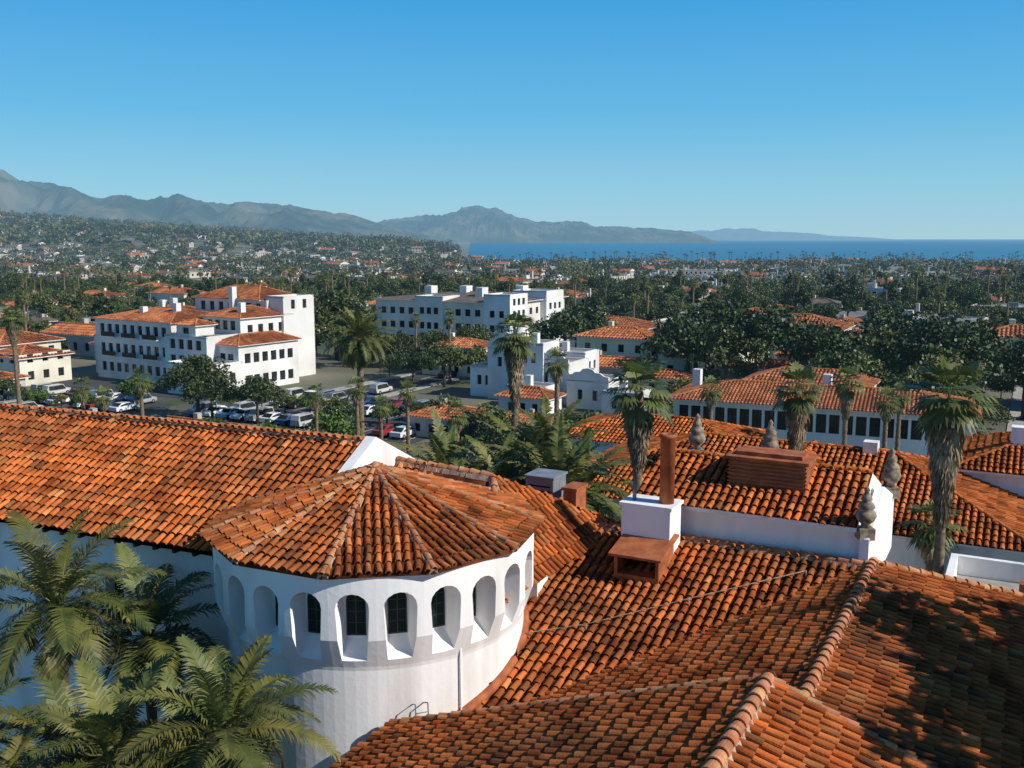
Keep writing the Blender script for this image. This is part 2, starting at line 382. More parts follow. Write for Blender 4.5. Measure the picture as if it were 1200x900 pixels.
mb.obj('cross_wing_roof',court)
mb=MB()
N0=(4.88,17.7)
def P3(d,b,z): q=ab(N0,d,b); return V((q[0],q[1],z))
tiles(mb,[P3(0,0,17.7),P3(-8.7,0,14.66),P3(-8.7,-14,14.66),P3(0,-14,17.7)],w=.26,ex=.37,r=.092,tone=.92,stain=st)
tiles(mb,[P3(0,0,17.7),P3(0,-14,17.7),P3(8,-14,14.66),P3(8,0,14.66)],w=.26,ex=.37,r=.092,tone=1.0)
caps(mb,P3(0,-14,17.7),P3(0,.1,17.7),r=.15)
for d1,z1 in((-8.7,14.66),(8,14.66)):
    mb.add([P3(0,-.02,17.7),P3(d1,-.02,z1),P3(d1,-.02,z1-.9),P3(0,-.02,16.3)],[(0,1,2,3)],'terra')
    caps(mb,P3(d1,-.02,z1),P3(0,-.02,17.7),r=.10,mort=False)
mb.obj('near_wing_roof',court)
mb=MB()
p=P3(-8.3,-14,0);mb.obox((p.x,p.y),A,16,13.7,0,14.6,'stucco')
p=P1(12.6,9.6,0);mb.obox((p.x,p.y),A,12.8,15.2,0,13.7,'stucco')
p=P2(-8.5,-13,0);mb.obox((p.x,p.y),A,20,12.5,0,13.2,'stucco')
mb.add([P2(0,.05,16.9),P2(12,7.85,13.3),P2(12,7.85,0),P2(0,.05,0)],[(0,1,2,3)],'stucco')
mb.obj('main_walls',court)
mb=MB()
pts=[];
for i in range(14):
    th=math.radians(-58+i*7); rr=4.06
    x,y=TC[0]+rr*math.cos(th),TC[1]+rr*math.sin(th)
    d=(x-O1[0],y-O1[1]);run=-(d[0]*B[0]+d[1]*B[1]); pts.append((x,y,17-.32*run+.1))
mb.tube(pts,[.13]*len(pts),'terra',8)
mb.obj('turret_flashing',court)
mb=MB()
cab=[P1(11.5,6.2,15.3),P1(9,6.0,15.3),P1(6.5,4.6,15.72),P1(4.2,2.9,16.28),P1(1.5,.9,16.9)]
mb.tube(cab,[.014]*5,'stone',6)
for c in cab[1:]: mb.tube([tuple(c),(c.x,c.y,c.z-.25)],[.02,.02],'metal',5)
mb.obj('lightning_conductor_cable',court)
# --- upper hall (roof C)
mb=MB();C0=ab((5.2,29.2),-1.2,0);CW=6.45;CD=4.7
block(mb,C0,A,CW,CD,12,18.0,fw=[],rw=[(1.0,1.5,15.6,16.9),(3.0,3.5,15.6,16.9)])
roof(mb,C0,A,CW-.4,CD,18.02,1.0,ov=.3,kind='gable',w=.25,ex=.37,r=.088,seg=6,mat='tile',pan='pan',wall='stucco',rim=True)
def q(a,b,z): t=ab(C0,a,b); return (t[0],t[1],z)
for b0,b1,z0,z1 in((-.35,2.35,17.75,18.65),(2.35,5.05,18.65,17.75)):
    mb.add([q(CW+.0,b0,16),q(CW+.25,b0,16),q(CW+.25,b0,z0),q(CW+.0,b0,z0),q(CW+.0,b1,16),q(CW+.25,b1,16),q(CW+.25,b1,z1),q(CW+.0,b1,z1)],
      [(0,1,2,3),(7,6,5,4),(3,2,6,7),(1,5,6,2),(0,3,7,4)],'stucco')
mb.obj('upper_hall',court)
def urn(loc,h=1.4):
    mb=MB();s=h/1.4
    mb.obox((loc[0]-.2*s,loc[1]-.2*s),(1,0),.4*s,.4*s,loc[2],loc[2]+.3*s,'stone')
    mb.revolve([(r*s,z*s) for r,z in[(.14,.3),(.10,.38),(.22,.5),(.27,.62),(.24,.72),(.17,.78),(.22,.84),(.19,.94),(.12,1.0),(.15,1.06),(.11,1.16),(.06,1.24),(.08,1.3),(.02,1.4)]],loc,'stone',16)
    mb.obj('stone_urn_finial',court)
for a,b,z,h in((CW+.1,-.1,17.7,1.5),(CW+.15,4.8,17.75,1.6),(2.7,4.75,18.35,1.6),(.15,4.75,18.35,1.6)):
    t=ab(C0,a,b);urn((t[0],t[1],z),h)
mb=MB();p=ab(C0,2.35,1.0)
mb.obox(p,A,2.3,1.3,18.2,19.35,'terra')
for i in range(7):
    t=ab(p,-.04,-.04);mb.obox(t,A,2.38,1.38,18.5+i*.12,18.55+i*.12,'wood')
t=ab(p,-.1,-.1);mb.obox(t,A,2.5,1.5,19.35,19.43,'terra');t=ab(p,.15,.2);mb.obox(t,A,2.0,.9,19.43,19.55,'terra')
mb.obj('roof_ventilator_box',court)
mb=MB();p=(3.25,28.3)
mb.obox(p,A,1.5,1.0,15.6,18.2,'stucco');t=ab(p,-.06,-.06);mb.obox(t,A,1.62,1.12,18.2,18.3,'stucco')
t=ab(p,1.22,.5);mb.revolve([(.22,0),(.22,1.95),(.25,1.97),(.25,2.07),(.18,2.08),(.18,1.6)],(t[0],t[1],18.3),'terra',20)
t=ab(p,.25,.4);mb.tube([(t[0],t[1],18.25),(t[0],t[1],18.85)],[.06,.06],'metal',8)
mb.obj('white_chimney_stack',court)
mb=MB();p=(2.95,27.35)
for (a,b,w,d,z0,z1) in((0,0,.1,1.3,15.7,17.1),(1.25,0,.1,1.3,15.7,17.1),(.1,1.2,1.15,.1,15.7,17.1),(.1,.02,1.15,1.18,15.7,16.45)):
    t=ab(p,a,b);mb.obox(t,A,w,d,z0,z1,'terra')
def q(a,b,z): t=ab(p,a,b); return (t[0],t[1],z)
mb.add([q(-.12,-.18,17.0),q(1.47,-.18,17.0),q(1.47,1.4,17.35),q(-.12,1.4,17.35),q(-.12,-.18,17.07),q(1.47,-.18,17.07),q(1.47,1.4,17.42),q(-.12,1.4,17.42)],
 [(3,2,1,0),(4,5,6,7),(0,1,5,4),(1,2,6,5),(2,3,7,6),(3,0,4,7)],'terra')
mb.add([q(.1,.9,16.45),q(1.25,.9,16.45),q(1.25,.9,17.1),q(.1,.9,17.1)],[(0,1,2,3)],'dark')
mb.obj('roof_dormer_vent',court)
mb=MB();mb.obox((.45,31.6),A,1.0,1.0,16.4,18.25,'metal');t=ab((.45,31.6),-.05,-.05);mb.obox(t,A,1.1,1.1,18.25,18.32,'metal')
for i in range(7): t=ab((.45,31.6),.1,-.015);mb.obox(t,A,.8,.02,17.0+i*.16,17.05+i*.16,'dark')
mb.obj('air_handling_unit',court)
mb=MB();mb.obox((1.65,30.8),A,.45,.8,16.4,18.0,'terra');t=ab((1.65,30.8),-.05,-.05);mb.obox(t,A,.55,.9,18.0,18.1,'terra');mb.obj('brown_flue_box',court)
# --- rear wings
mb=MB()
def rearwing(p,W,D,z,rise,zb=0,fw=[],kind='hip',w=.34,ex=.5,tone=1.05):
    block(mb,p,A,W,D,zb,z,fw=fw)
    roof(mb,p,A,W,D,z+.05,rise,ov=.5,kind=kind,w=w,ex=ex,r=.12,seg=4,mat='tile',pan='pan',wall='stucco',tone=tone)
rearwing((2,57.5),26,15,11.2,2.6)
rearwing((3.5,78),15,9,10.2,1.5)
t=(15.6,46.5)
block(mb,t,B,12,6.5,0,11.9)
roof(mb,t,B,12,6.5,12,1.7,ov=.4,kind='gable',w=.34,ex=.5,r=.12,seg=4,mat='tile',pan='pan',wall='terra',tone=1.1)
rearwing((-8,44),9,7,9.5,1.6)
mb.obox(ab((2,57.5),17,7),A,.8,.8,13,14.4,'stucco')
mb.obj('rear_wings',court)
mb=MB()
block(mb,(25.6,55),A,14,9,0,13.0,fw=winrow(14,5,.9,10.2,12)+winrow(14,5,.9,6,8))
roof(mb,(25.6,55),A,14,9,13.05,1.8,ov=.5,kind='hip',w=.32,ex=.45,r=.11,mat='tile',pan='pan',wall='stucco')
mb.obox(ab((25.6,55),2.5,2.5),A,.9,.9,13,15.2,'stucco')
mb.obj('white_annex_building')
mb=MB()
tp=(17.6,38.6)
mb.obox(tp,A,16,5,0,11.0,'stucco')
for a,b,w,d,h in((0,0,16,.3,.9),(0,.3,.3,4.7,.9),(0.3,4.7,15.7,.3,.9)):
    t=ab(tp,a,b);mb.obox(t,A,w,d,11.0,11.0+h,'stucco')
t=ab(tp,.3,.3);mb.obox(t,A,15.4,4.4,11.0,11.04,'pave')
t=ab(tp,4.6,2.4);mb.obox(t,A,1.4,1.2,11.04,12.4,'stucco')
t=ab(tp,1.2,1.2);mb.obox(t,A,1.6,.6,11.04,11.4,'terra')
t=ab(tp,2.8,2.8);mb.obox(t,A,.6,.6,11.04,11.6,'terra')
mb.obj('roof_terrace')
# ============================================================ PALMS
def pinnate(mb,c,nf,L,leafn,lw,ll,rg,emin=-35,mat='palm',droop=70):
    for i in range(nf):
        az=i*2.39996+rg.uniform(-.2,.2);f=i/nf
        e0=math.radians(82-(82-emin)*f**.85+rg.uniform(-7,7)); ln=L*(.75+.3*math.sin(math.pi*min(1,f+.25)))*rg.uniform(.88,1.08)
        dr=math.radians(droop*rg.uniform(.75,1.25)*(.55+.6*math.cos(e0)))
        h=V((math.cos(az),math.sin(az),0));side=V((-h.y,h.x,0));p=V(c)+h*.12;pts=[p.copy()];nk=10;dirs=[]
        for k in range(nk):
            e=e0-dr*((k+.5)/nk)**1.3;d=h*math.cos(e)+V((0,0,math.sin(e)));dirs.append(d);p=p+d*(ln/nk);pts.append(p.copy())
        br=rg.uniform(.7,1.25)*(1.1-.35*f); cc=(br*rg.uniform(.95,1.25),br,br*rg.uniform(.8,1.1))
        if f>.92: cc=(br*1.9,br*1.3,br)
        w0=.035*L/2.5
        for k in range(nk):
            a,b=pts[k],pts[k+1];wa=w0*(1-k/nk)+.006;wb=w0*(1-(k+1)/nk)+.006
            mb.add([a-side*wa,a+side*wa,b+side*wb,b-side*wb],[(0,1,2,3)],mat,(br*1.5,br*1.3,br))
        for j in range(leafn):
            t=.14+.86*(j+.5)/leafn;x=t*nk;k=min(int(x),nk-1);q=pts[k].lerp(pts[k+1],x-k);d=dirs[k];up=side.cross(d)
            if up.z<0: up=-up
            l=ll*(math.sin(math.pi*(t*.82+.14))**.7)*rg.uniform(.85,1.1)
            for sg in(-1,1):
                dv=(side*sg*.85+d*(.35+.5*t)+up*rg.uniform(.0,.35)).normalized();mid=q+dv*l*.5;tip=q+dv*l+V((0,0,-l*rg.uniform(.12,.4)))
                wv=d*lw
                mb.add([q-wv*.5,q+wv*.5,mid+wv*.6,tip,mid-wv*.6],[(0,1,2,4),(4,2,3)],mat,cc)
def fan(mb,q,d,side,up,ln,nseg,mat,cc,rg,spread=1.35):
    for s in range(nseg):
        a=-spread+2*spread*s/(nseg-1)
        dv=(d*math.cos(a)+side*math.sin(a)).normalized();l=ln*(1-.25*abs(a)/spread)*rg.uniform(.85,1.05)
        wv=dv.cross(up).normalized()*ln*.07
        mid=q+dv*l*.6+up*.03;tip=q+dv*l+V((0,0,-l*.28))
        mb.add([q,mid-wv,tip,mid+wv],[(0,1,2,3)],mat,cc)
def fanpalm(mb,c,nf,Lp,Lf,rg,skirt=2.5,nseg=11,emin=-45):
    for i in range(nf):
        az=i*2.39996+rg.uniform(-.2,.2);f=i/nf;e=math.radians(80-(80-emin)*f+rg.uniform(-8,8))
        h=V((math.cos(az),math.sin(az),0));side=V((-h.y,h.x,0));d=h*math.cos(e)+V((0,0,math.sin(e)))
        lp=Lp*rg.uniform(.7,1.25);q=V(c)+d*lp;up=side.cross(d)
        if up.z<0:up=-up
        br=rg.uniform(.8,1.5)*(1.1-.3*f);cc=(br,br,br)
        mb.add([V(c)-side*.02,V(c)+side*.02,q+side*.02,q-side*.02],[(0,1,2,3)],'palm',(br*1.2,br*1.1,br))
        d2=(d+V((0,0,-.35))).normalized();fan(mb,q,d2,side,side.cross(d2),Lf,nseg,'palm',cc,rg)
    ns=int(skirt*34)
    for i in range(ns):
        az=i*2.39996+rg.uniform(-.3,.3);f=i/max(ns,1);h=V((math.cos(az),math.sin(az),0));side=V((-h.y,h.x,0))
        e=math.radians(-50-30*f+rg.uniform(-8,8));d=h*math.cos(e)+V((0,0,math.sin(e)))
        q=V(c)+V((0,0,-.3-skirt*f))+d*Lp*.75*(1-.45*f);br=rg.uniform(.6,1.4)
        fan(mb,q,(d+V((0,0,-.8))).normalized(),side,h,Lf*.8*(1-.3*f),6,'skirt',(br,br,br),rg,.7)
def trunk(mb,h,r0,r1,rg,bend=.3,mat='bark'):
    n=max(6,int(h/.35));pts=[];rad=[]
    for k in range(n+1):
        t=k/n;pts.append((bend*math.sin(t*1.6)*.5-bend*.5*math.sin(1.6),0,h*t));rad.append((r0*(1-t)+r1*t)*(1.1 if k%2 else .93)*(1+.5*max(0,.06-t)/.06))
    mb.tube(pts,rad,mat,10)
def near_palm(name,x,y,z,L,seed,nf=26,dark=False):
    rg=random.Random(seed);mb=MB();trunk(mb,z,.2,.13,rg)
    mb.tube([(0,0,z-.1),(0,0,z+.5)],[.15,.05],'palm',8)
    pinnate(mb,(0,0,z+.15),nf,L,42,.045,L*.24,rg,-45)
    o=mb.obj(name);o.location=(x,y,0);return o
near_palm('queen_palm',-11.4,23.6,16.8,2.7,1,28)
near_palm('queen_palm',-9.5,24.4,15.6,2.5,2,30)
near_palm('queen_palm',-6.0,19.2,15.7,2.3,3,32)
near_palm('queen_palm',-8.3,19.0,15.3,2.1,4,28)
near_palm('queen_palm',-9.9,17.6,15.0,2.0,5,26)
near_palm('queen_palm',-12.8,20.6,14.4,2.2,6,26)
near_palm('queen_palm',-7.6,21.6,13.8,2.3,8,28)
near_palm('queen_palm',-10.4,21.6,13.9,2.4,9,28)
def date_mesh(seed,h,R,nf=60,ln=22):
    rg=random.Random(seed);mb=MB();trunk(mb,h,.42,.38,rg,.2)
    mb.revolve([(.4,-1.2),(.62,-.5),(.7,0),(.4,.4)],(0,0,h),'skirt',12)
    pinnate(mb,(0,0,h+.2),nf,R,ln,.13,R*.16,rg,-50,droop=75);return mb.mesh('date_palm')
dA=date_mesh(21,13.2,5.3,80,26);dB=date_mesh(22,13,3.7,60,24);dC=date_mesh(23,11.5,3.7,55,22)
inst('canary_date_palm',dA,(-19.3,124,0))
for x,y,me,r,s in((-.6,49,dB,.3,1.0),(2.2,48,dC,1.2,1.14),(-3.6,52,dC,2,1.1),(.6,53,dB,4,1.02),(-2.6,46.5,dC,3.3,1.08),(3.4,50.5,dC,5,1.08),(2.0,55,dB,2.2,1.05)):
    inst('canary_date_palm',me,(x,y,0),r,s)
def fan_mesh(seed,h,Lp,Lf,skirt,nf=38,nseg=11):
    rg=random.Random(seed);mb=MB();trunk(mb,h,.3,.2,rg,.5);fanpalm(mb,(0,0,h),nf,Lp,Lf,rg,skirt,nseg);return mb.mesh('fan_palm')
fA=fan_mesh(31,20,.9,1.05,3.8,28);fB=fan_mesh(32,19,.95,1.15,2.6,26);fC=fan_mesh(33,17.5,.9,1.0,4.0,28);fD=fan_mesh(34,19.5,1.1,1.3,4.6,32);fE=fan_mesh(35,12,.8,1.0,1.0,26,9)
inst('washingtonia_fan_palm',fA,(0.2,62,0),0,(1,1,1.0))
inst('washingtonia_fan_palm',fB,(5.9,45,0),1)
inst('washingtonia_fan_palm',fC,(16.2,55,0),2)
inst('washingtonia_fan_palm',fD,(18.9,42,0),3,(.93,.93,.98))
inst('washingtonia_fan_palm',fB,(-57,112,0),3,(1,1,.9))
for x,y,s,me in((25.5,74,.80,fB),(19.5,95,.95,fE),(34,88,.95,fE),(-46,104,.85,fE),(-43,102,.8,fE),(-40.5,106,.9,fE),(-16,100,.9,fE),(-13,96,.8,fE),(-11,102,.85,fE),(-21,104,.8,fE),
   (-5,88,.85,fE),(9,70,.8,fE),(20.8,47,1.0,fE),(24.5,49,.9,fE),(38,95,.9,fE)):
    inst('washingtonia_fan_palm',me,(x,y,0),x*3,s)
# ============================================================ BROADLEAF TREES
def quads(cent,size,rg,flat=.0):
    n=len(cent);a=rg.normal(size=(n,3));a/=np.linalg.norm(a,axis=1)[:,None];b=rg.normal(size=(n,3));b=np.cross(a,b);b/=np.linalg.norm(b,axis=1)[:,None]
    s=(size*rg.uniform(.6,1.3,size=n))[:,None];a=a*s;b=b*s*.7
    return np.stack([cent-a,cent-b,cent+a,cent+b],axis=1).reshape(-1,3)
def mass_mesh(name,verts,cols,mat):
    n=len(verts)//4;me=bpy.data.meshes.new(name);me.vertices.add(len(verts));me.vertices.foreach_set('co',verts.astype(np.float32).ravel())
    me.loops.add(n*4);me.loops.foreach_set('vertex_index',np.arange(n*4,dtype=np.int32));me.polygons.add(n)
    me.polygons.foreach_set('loop_start',np.arange(n,dtype=np.int32)*4)
    try: me.polygons.foreach_set('loop_total',np.full(n,4,dtype=np.int32))
    except Exception: pass
    ca=me.color_attributes.new('Col','FLOAT_COLOR','POINT');c=np.ones((len(verts),4),dtype=np.float32);c[:,:3]=cols;ca.data.foreach_set('color',c.ravel())
    me.materials.append(mat);me.update(calc_edges=True);return me
def tree_mesh(seed,R=5,H=10,ncl=42,per=90,leaf=.25,flat=.75,tint=(1,1,1)):
    rg=np.random.default_rng(seed);mb=MB();base=H-R*flat*1.1
    mb.tube([(0,0,0),(.1,.05,base*.5),(0,0,base)],[.32,.24,.18],'trunk',8)
    cl=[]
    for i in range(ncl):
        d=rg.normal(size=3);d/=np.linalg.norm(d);d[2]=abs(d[2])*1.0-.25
        rr=R*rg.uniform(.45,1.0);p=np.array([d[0]*rr,d[1]*rr,base+d[2]*rr*flat]);cl.append(p)
        if i%4==0: mb.tube([(0,0,base*.75),tuple((p*np.array([.5,.5,1])+np.array([0,0,base*.85]))/2+np.array([0,0,.2])),tuple(p)],[.13,.09,.03],'trunk',5)
    vs=[];cs=[]
    for p in cl:
        cr=R*rg.uniform(.2,.36);o=rg.normal(size=(per,3));o/=np.linalg.norm(o,axis=1)[:,None];o*=cr*rg.uniform(.55,1.05,size=(per,1));o[:,2]*=.75
        q=quads(p+o,leaf,rg);vs.append(q);b=rg.uniform(.6,1.4)
        cc=np.repeat(rg.uniform(.75,1.25,size=per),4)[:,None]*b*np.array(tint);cs.append(cc)
    vv=np.concatenate(vs);cc=np.concatenate(cs)
    k=mb.mi('leaf');o=len(mb.v);nq=len(vv)//4
    mb.v.extend(map(tuple,vv.tolist()));mb.f.extend((np.arange(nq*4).reshape(-1,4)+o).tolist());mb.m.extend([k]*nq);mb.sm.extend([False]*nq)
    mb.c.extend([(a,b,c,1.0) for a,b,c in cc.tolist()])
    return mb.mesh('broadleaf_tree')
T=[tree_mesh(1),tree_mesh(2,4.6,10.5,38,flat=1.0,tint=(1.25,1.15,1)),tree_mesh(3,5.2,9,44,flat=.65,tint=(.66,.76,.72)),tree_mesh(4,4,11,36,flat=1.3,tint=(1.5,1.3,1.1)),tree_mesh(5,4.5,8,40,flat=.8,tint=(1.9,1.6,1.6)),tree_mesh(6,2.0,13,34,flat=2.6,tint=(.75,.85,.85)),tree_mesh(7,4.2,9,22,90,flat=.9,tint=(2.0,1.4,1.2)),tree_mesh(8,4.4,8.5,40,flat=.9,tint=(1.1,1.4,.9))]
TN=['broadleaf_tree','broadleaf_tree','ficus_tree','eucalyptus_tree','olive_tree','cypress_tree','sycamore_tree','broadleaf_tree']
def tree(k,x,y,s,r=None,z=0): inst(TN[k],T[k],(x,y,z),random.uniform(0,6) if r is None else r,s)
# tall eucalyptus added out of view to cast leafy shade on the right-hand roofs
TS=tree_mesh(77,5.0,27,34,105,.27,flat=1.15,tint=(1.1,1.1,1))
for x,y,s,r in((20.3,17.3,1.0,0),(22.5,14.6,1.03,2),(25.0,18.6,1.02,4),(18.6,12.2,.97,1),(28,14.5,1.16,3),(16.2,8.3,.98,5)): inst('eucalyptus_tree',TS,(x,y,0),r,s)
for k,x,y,s in((2,31,172,1.4),(1,37,168,1.35),(2,46,176,1.7),(0,39,184,1.6),(2,54,166,1.35),(3,62,160,1.3),(2,70,158,1.6),(1,77,164,1.4),(2,68,170,1.6),(0,84,155,1.3),(5,42,168,1.2),(2,34,180,1.6),
   (2,11,205,1.3),(2,15,210,1.4),(1,-42,205,1.5),(0,-38,212,1.6),(1,-8,200,1.0),(0,-14,190,.9),(3,-33,199,1.2),(0,-46,142,1.0),(2,-43,139,.8),(0,-36,137,.75),(1,-12,172,.9),(1,-7,176,.8),(7,-58,150,.7),
   (4,-9,132,.7),(4,-3,120,.8),(7,8,112,.8),(1,12,104,.7),(0,-2,104,.7),(7,-30,118,.55),(4,-24,112,.6),(0,-35,112,.6),
   (7,20.5,46,.9),(1,23.5,45,.85),(4,19.5,49,.9),(0,22.6,33,.85),(0,36,70,1.1),(1,40,76,1.2),(0,-14,78,.8),(7,-22,80,.75),(0,-30,86,.7),(4,-36,92,.7),(0,-44,96,.8),(1,-53,100,.8),(7,21,43.5,1.15),(0,24,42,1.1),(7,27,44,1.1),
   (3,66,148,1.1),(0,58,135,1.0),(1,56,128,1.1),(0,74,140,1.2),(5,-88,212,1.3),(1,52,150,1.1),(0,-5,70,.9),(7,-9,66,.85)):
    tree(k,x,y,s)
for x,y,s in((-13,24.5,.7),(-16,25,.8),(-19,23,.9),(-10,15,.9),(-15,17,1.0)): tree(0,x,y,s)
# ============================================================ MID BUILDINGS
def far_roof(mb,p,u,W,D,z,rise,**k): roof(mb,p,u,W,D,z,rise,mat='tilefar',pan='tilefar',wall='stuccofar',**k)
SF='stuccofar'
def hotel():
    mb=MB();u=V((.84,-.543,0));v=V((.543,.84,0));c=V((-79,186,0))
    def q(a,b): p=c+u*a+v*b;return (p.x,p.y)
    U=(u.x,u.y)
    rows=lambda W,n,ww,zs:[w for z in zs for w in winrow(W,n,ww,z,z+1.7)]
    block(mb,q(0,0),U,22,16,0,11.2,fw=rows(22,9,1.3,(1.4,5.0,8.6)),rw=[],lw=rows(16,5,1.2,(5.0,8.6)),wall=SF);far_roof(mb,q(0,0),U,22,16,11.2,1.8,w=.42,ex=.7,r=.15)
    block(mb,q(22,-1.5),U,11,12,0,9.4,fw=rows(11,4,1.4,(1,4.2,7.0)),rw=rows(12,3,1.2,(4.2,)),wall=SF,top='flatroof')
    block(mb,q(22,7),U,10,12,0,12.0,fw=rows(10,4,1.3,(9.8,)),rw=rows(12,4,1.2,(5,9.0)),wall=SF);far_roof(mb,q(22,7),U,10,12,12.0,1.7,w=.42,ex=.7,r=.15)
    block(mb,q(32,1),U,6,14,0,8.0,fw=rows(6,2,1.4,(1,4.8)),rw=rows(14,6,1.3,(1,4.8)),wall=SF);far_roof(mb,q(32,1),U,6,14,8.0,1.5,w=.42,ex=.7,r=.15)
    block(mb,q(28,-6),U,11,6.9,0,5.4,fw=rows(11,1,1.6,(1,)),rw=rows(6.9,2,1.2,(2,)),wall=SF,top='flatroof')
    block(mb,q(25,-1.2),U,5,4,9.4,11.2,fw=[(1.6,3.2,9.7,10.8)],wall=SF);far_roof(mb,q(25,-1.2),U,5,4,11.2,.9)
    block(mb,q(9,16.2),U,20,12,0,14.6,fw=rows(20,7,1.3,(12.3,)),rw=rows(12,4,1.2,(9,12.3)),wall=SF);far_roof(mb,q(9,16.2),U,18,11,14.6,2.3,tone=.7,w=.42,ex=.7,r=.15)
    block(mb,q(28,17),U,4.5,8,0,15.4,rw=rows(8,2,1,(13,)),wall=SF,top='flatroof')
    for a,b,z in((4,14,14.4),(20,15,17.0),(29,9,14.6),(8,4,13.4),(2,13,14),(15,6,14.2)): mb.obox(q(a,b),U,1.1,1.1,9,z,SF)
    block(mb,q(-5,3),U,5.0,12,0,7.6,fw=rows(5.0,2,1,(1.5,4.6)),wall=SF,top='flatroof')
    for z in(4.3,7.9):
        for a in(3,9,15): mb.obox(q(a,-1.0),U,4,1.0,z,z+.15,SF);mb.obox(q(a,-1.0),U,4,.06,z+.15,z+1.0,'frame')
    mb.obj('spanish_hotel_building')
hotel()
def office():
    mb=MB();c=(-34,246)
    rows=lambda W,n,ww,zs:[w for z in zs for w in winrow(W,n,ww,z,z+1.6)]
    block(mb,c,A,37,32,0,11.2,fw=rows(37,13,1.5,(1.0,4.4,7.8)),rw=rows(32,9,1.4,(1.0,4.4,7.8)),wall=SF,col=(.92,.90,.86))
    roof(mb,c,A,37,32,11.2,1.5,ov=.9,plain=True,mat='brownroof',wall=SF)
    block(mb,ab(c,12,-.6),A,8,8,0,12.3,fw=rows(8,3,1.3,(1.0,4.4,8)),wall=SF,top='flatroof',col=(.92,.9,.86))
    block(mb,ab(c,31.5,-1),A,7,9,0,13.2,fw=rows(7,2,1.3,(1.0,4.4,7.8)),rw=rows(9,3,1.3,(1,4.4,7.8,10.6)),wall=SF,top='flatroof')
    block(mb,ab(c,29,18),A,9.6,10,0,13.2,rw=rows(10,3,1.3,(1.5,5,8.6)),wall=SF,top='flatroof')
    for a,b in((8,10),(24,8),(28,22),(16,14)): mb.obox(ab(c,a,b),A,2,3,11,14.2,SF)
    mb.obj('stucco_office_block')
office()
def moorish():
    mb=MB()
    for (x,y,W,D,h) in((-4.0,160,7,9,8.6),(.5,157,5,6,9.6),(3.6,156,6,8,6.6),(8.5,151,7,7,4.6),(-7,163,5,7,5.2),(5,165,8,6,7.4),(13.5,146,6,5,3.4),(-1,151,7,5,3.6)):
        block(mb,(x,y),A,W,D,0,h,fw=winrow(W,2,.8,max(.8,h-3.2),h-1.6),rw=winrow(D,2,.8,max(.8,h-3.2),h-1.6),wall=SF,top='flatroof')
        mb.obox(ab((x,y),W*.3,D*.5),A,1,1,h-.5,h+1.3,SF)
    mb.revolve([(1.4,0),(1.4,1.0),(1.3,1.6),(.95,2.2),(.45,2.5),(.1,2.7)],(1.5,161,9.2),SF,16)
    def gable(p,w,z,h):
        pr=[(0,0),(0,.35),(.12,.42),(.2,.62),(.32,.66),(.38,.9),(.5,1),(.62,.9),(.68,.66),(.8,.62),(.88,.42),(1,.35),(1,0)]
        f=[(*ab(p,a*w,0),z+b*h) for a,b in pr];bk=[(*ab(p,a*w,.4),z+b*h) for a,b in pr];n=len(pr)
        mb.add(f+bk,[tuple(range(n)),tuple(range(n,2*n))[::-1]]+[(i,i+n,(i+1)%n+n,(i+1)%n) for i in range(n)],SF)
    gable(ab((-4,160),0,-.1),7,8.5,2.6);gable(ab((3.6,156),0,-.1),6,6.5,2.2);gable(ab((8.5,151),0,-.1),7,4.5,1.9)
    far_roof(mb,(-2,144),A,8,5,3.0,1.2);block(mb,(-2,144),A,8,5,0,3.0,fw=winrow(8,3,.9,.8,2.2),wall=SF)
    mb.obj('white_moorish_building')
moorish()
def longb():
    mb=MB();c=(19.7,118)
    n=winrow(33,22,1.15,3.9,6.1,.5)
    block(mb,c,(.917,-.4),33,12,0,6.8,fw=n,rw=winrow(12,4,1.2,3.9,5.8),wall=SF)
    far_roof(mb,c,(.917,-.4),33,12,6.85,1.7,w=.42,ex=.6,r=.14,ov=.8)
    mb.obox((23,124),A,1.0,1.0,5,9.6,SF);mb.obox((38,119),A,1.0,1.0,5,9.6,SF)
    block(mb,(32,134),A,16,9,0,6.6,wall=SF);far_roof(mb,(32,134),A,16,9,6.6,1.7)
    mb.obj('long_tiled_school_building')
longb()
def house_mesh(seed,W,D,h,kind,tone=1,two=False,far=False,rmat=None):
    rg=random.Random(seed);mb=MB()
    zs=(.9,) if h<4.5 else (.9,3.7);wc=rg.uniform(.55,1.0);cc=(wc,wc*rg.uniform(.88,1),wc*rg.uniform(.72,.96))
    rows=lambda w:[x for z in zs for x in winrow(w,max(2,int(w/3)),1.1,z,z+1.4,.6)]
    p=(-W/2,-D/2);block(mb,p,(1,0),W,D,-2,h,fw=rows(W),rw=rows(D),lw=rows(D),wall=SF,col=cc,top='flatroof' if kind=='flat' else None)
    kw=dict(w=.62,ex=1.1,r=.2) if not far else dict(plain=True)
    if rmat: kw=dict(plain=True,mat=rmat,pan=rmat)
    if kind!='flat': roof(mb,p,(1,0),W,D,h,D*.17,ov=.6,kind=kind,tone=tone,**kw)
    if two:
        p2=(W/2-.3,-D/2-2.5);block(mb,p2,(1,0),W*.5,D*.8,-2,h*.75,fw=rows(W*.5),rw=rows(D*.8),wall=SF,col=cc)
        roof(mb,p2,(1,0),W*.5,D*.8,h*.75,D*.13,ov=.5,kind='hip',tone=tone*.95,**kw)
    mb.obox((-W*.2,0),(1,0),.9,.9,h*.5,h+D*.17+1,SF,cc)
    if kind=='flat':
        mb.obox((W*.1,-1),(1,0),2.2,1.6,h-.4,h+.8,'metal');mb.obox((-W*.35,1),(1,0),3,2.4,h-.4,h+1.6,SF,cc)
    return mb.mesh('stucco_house')
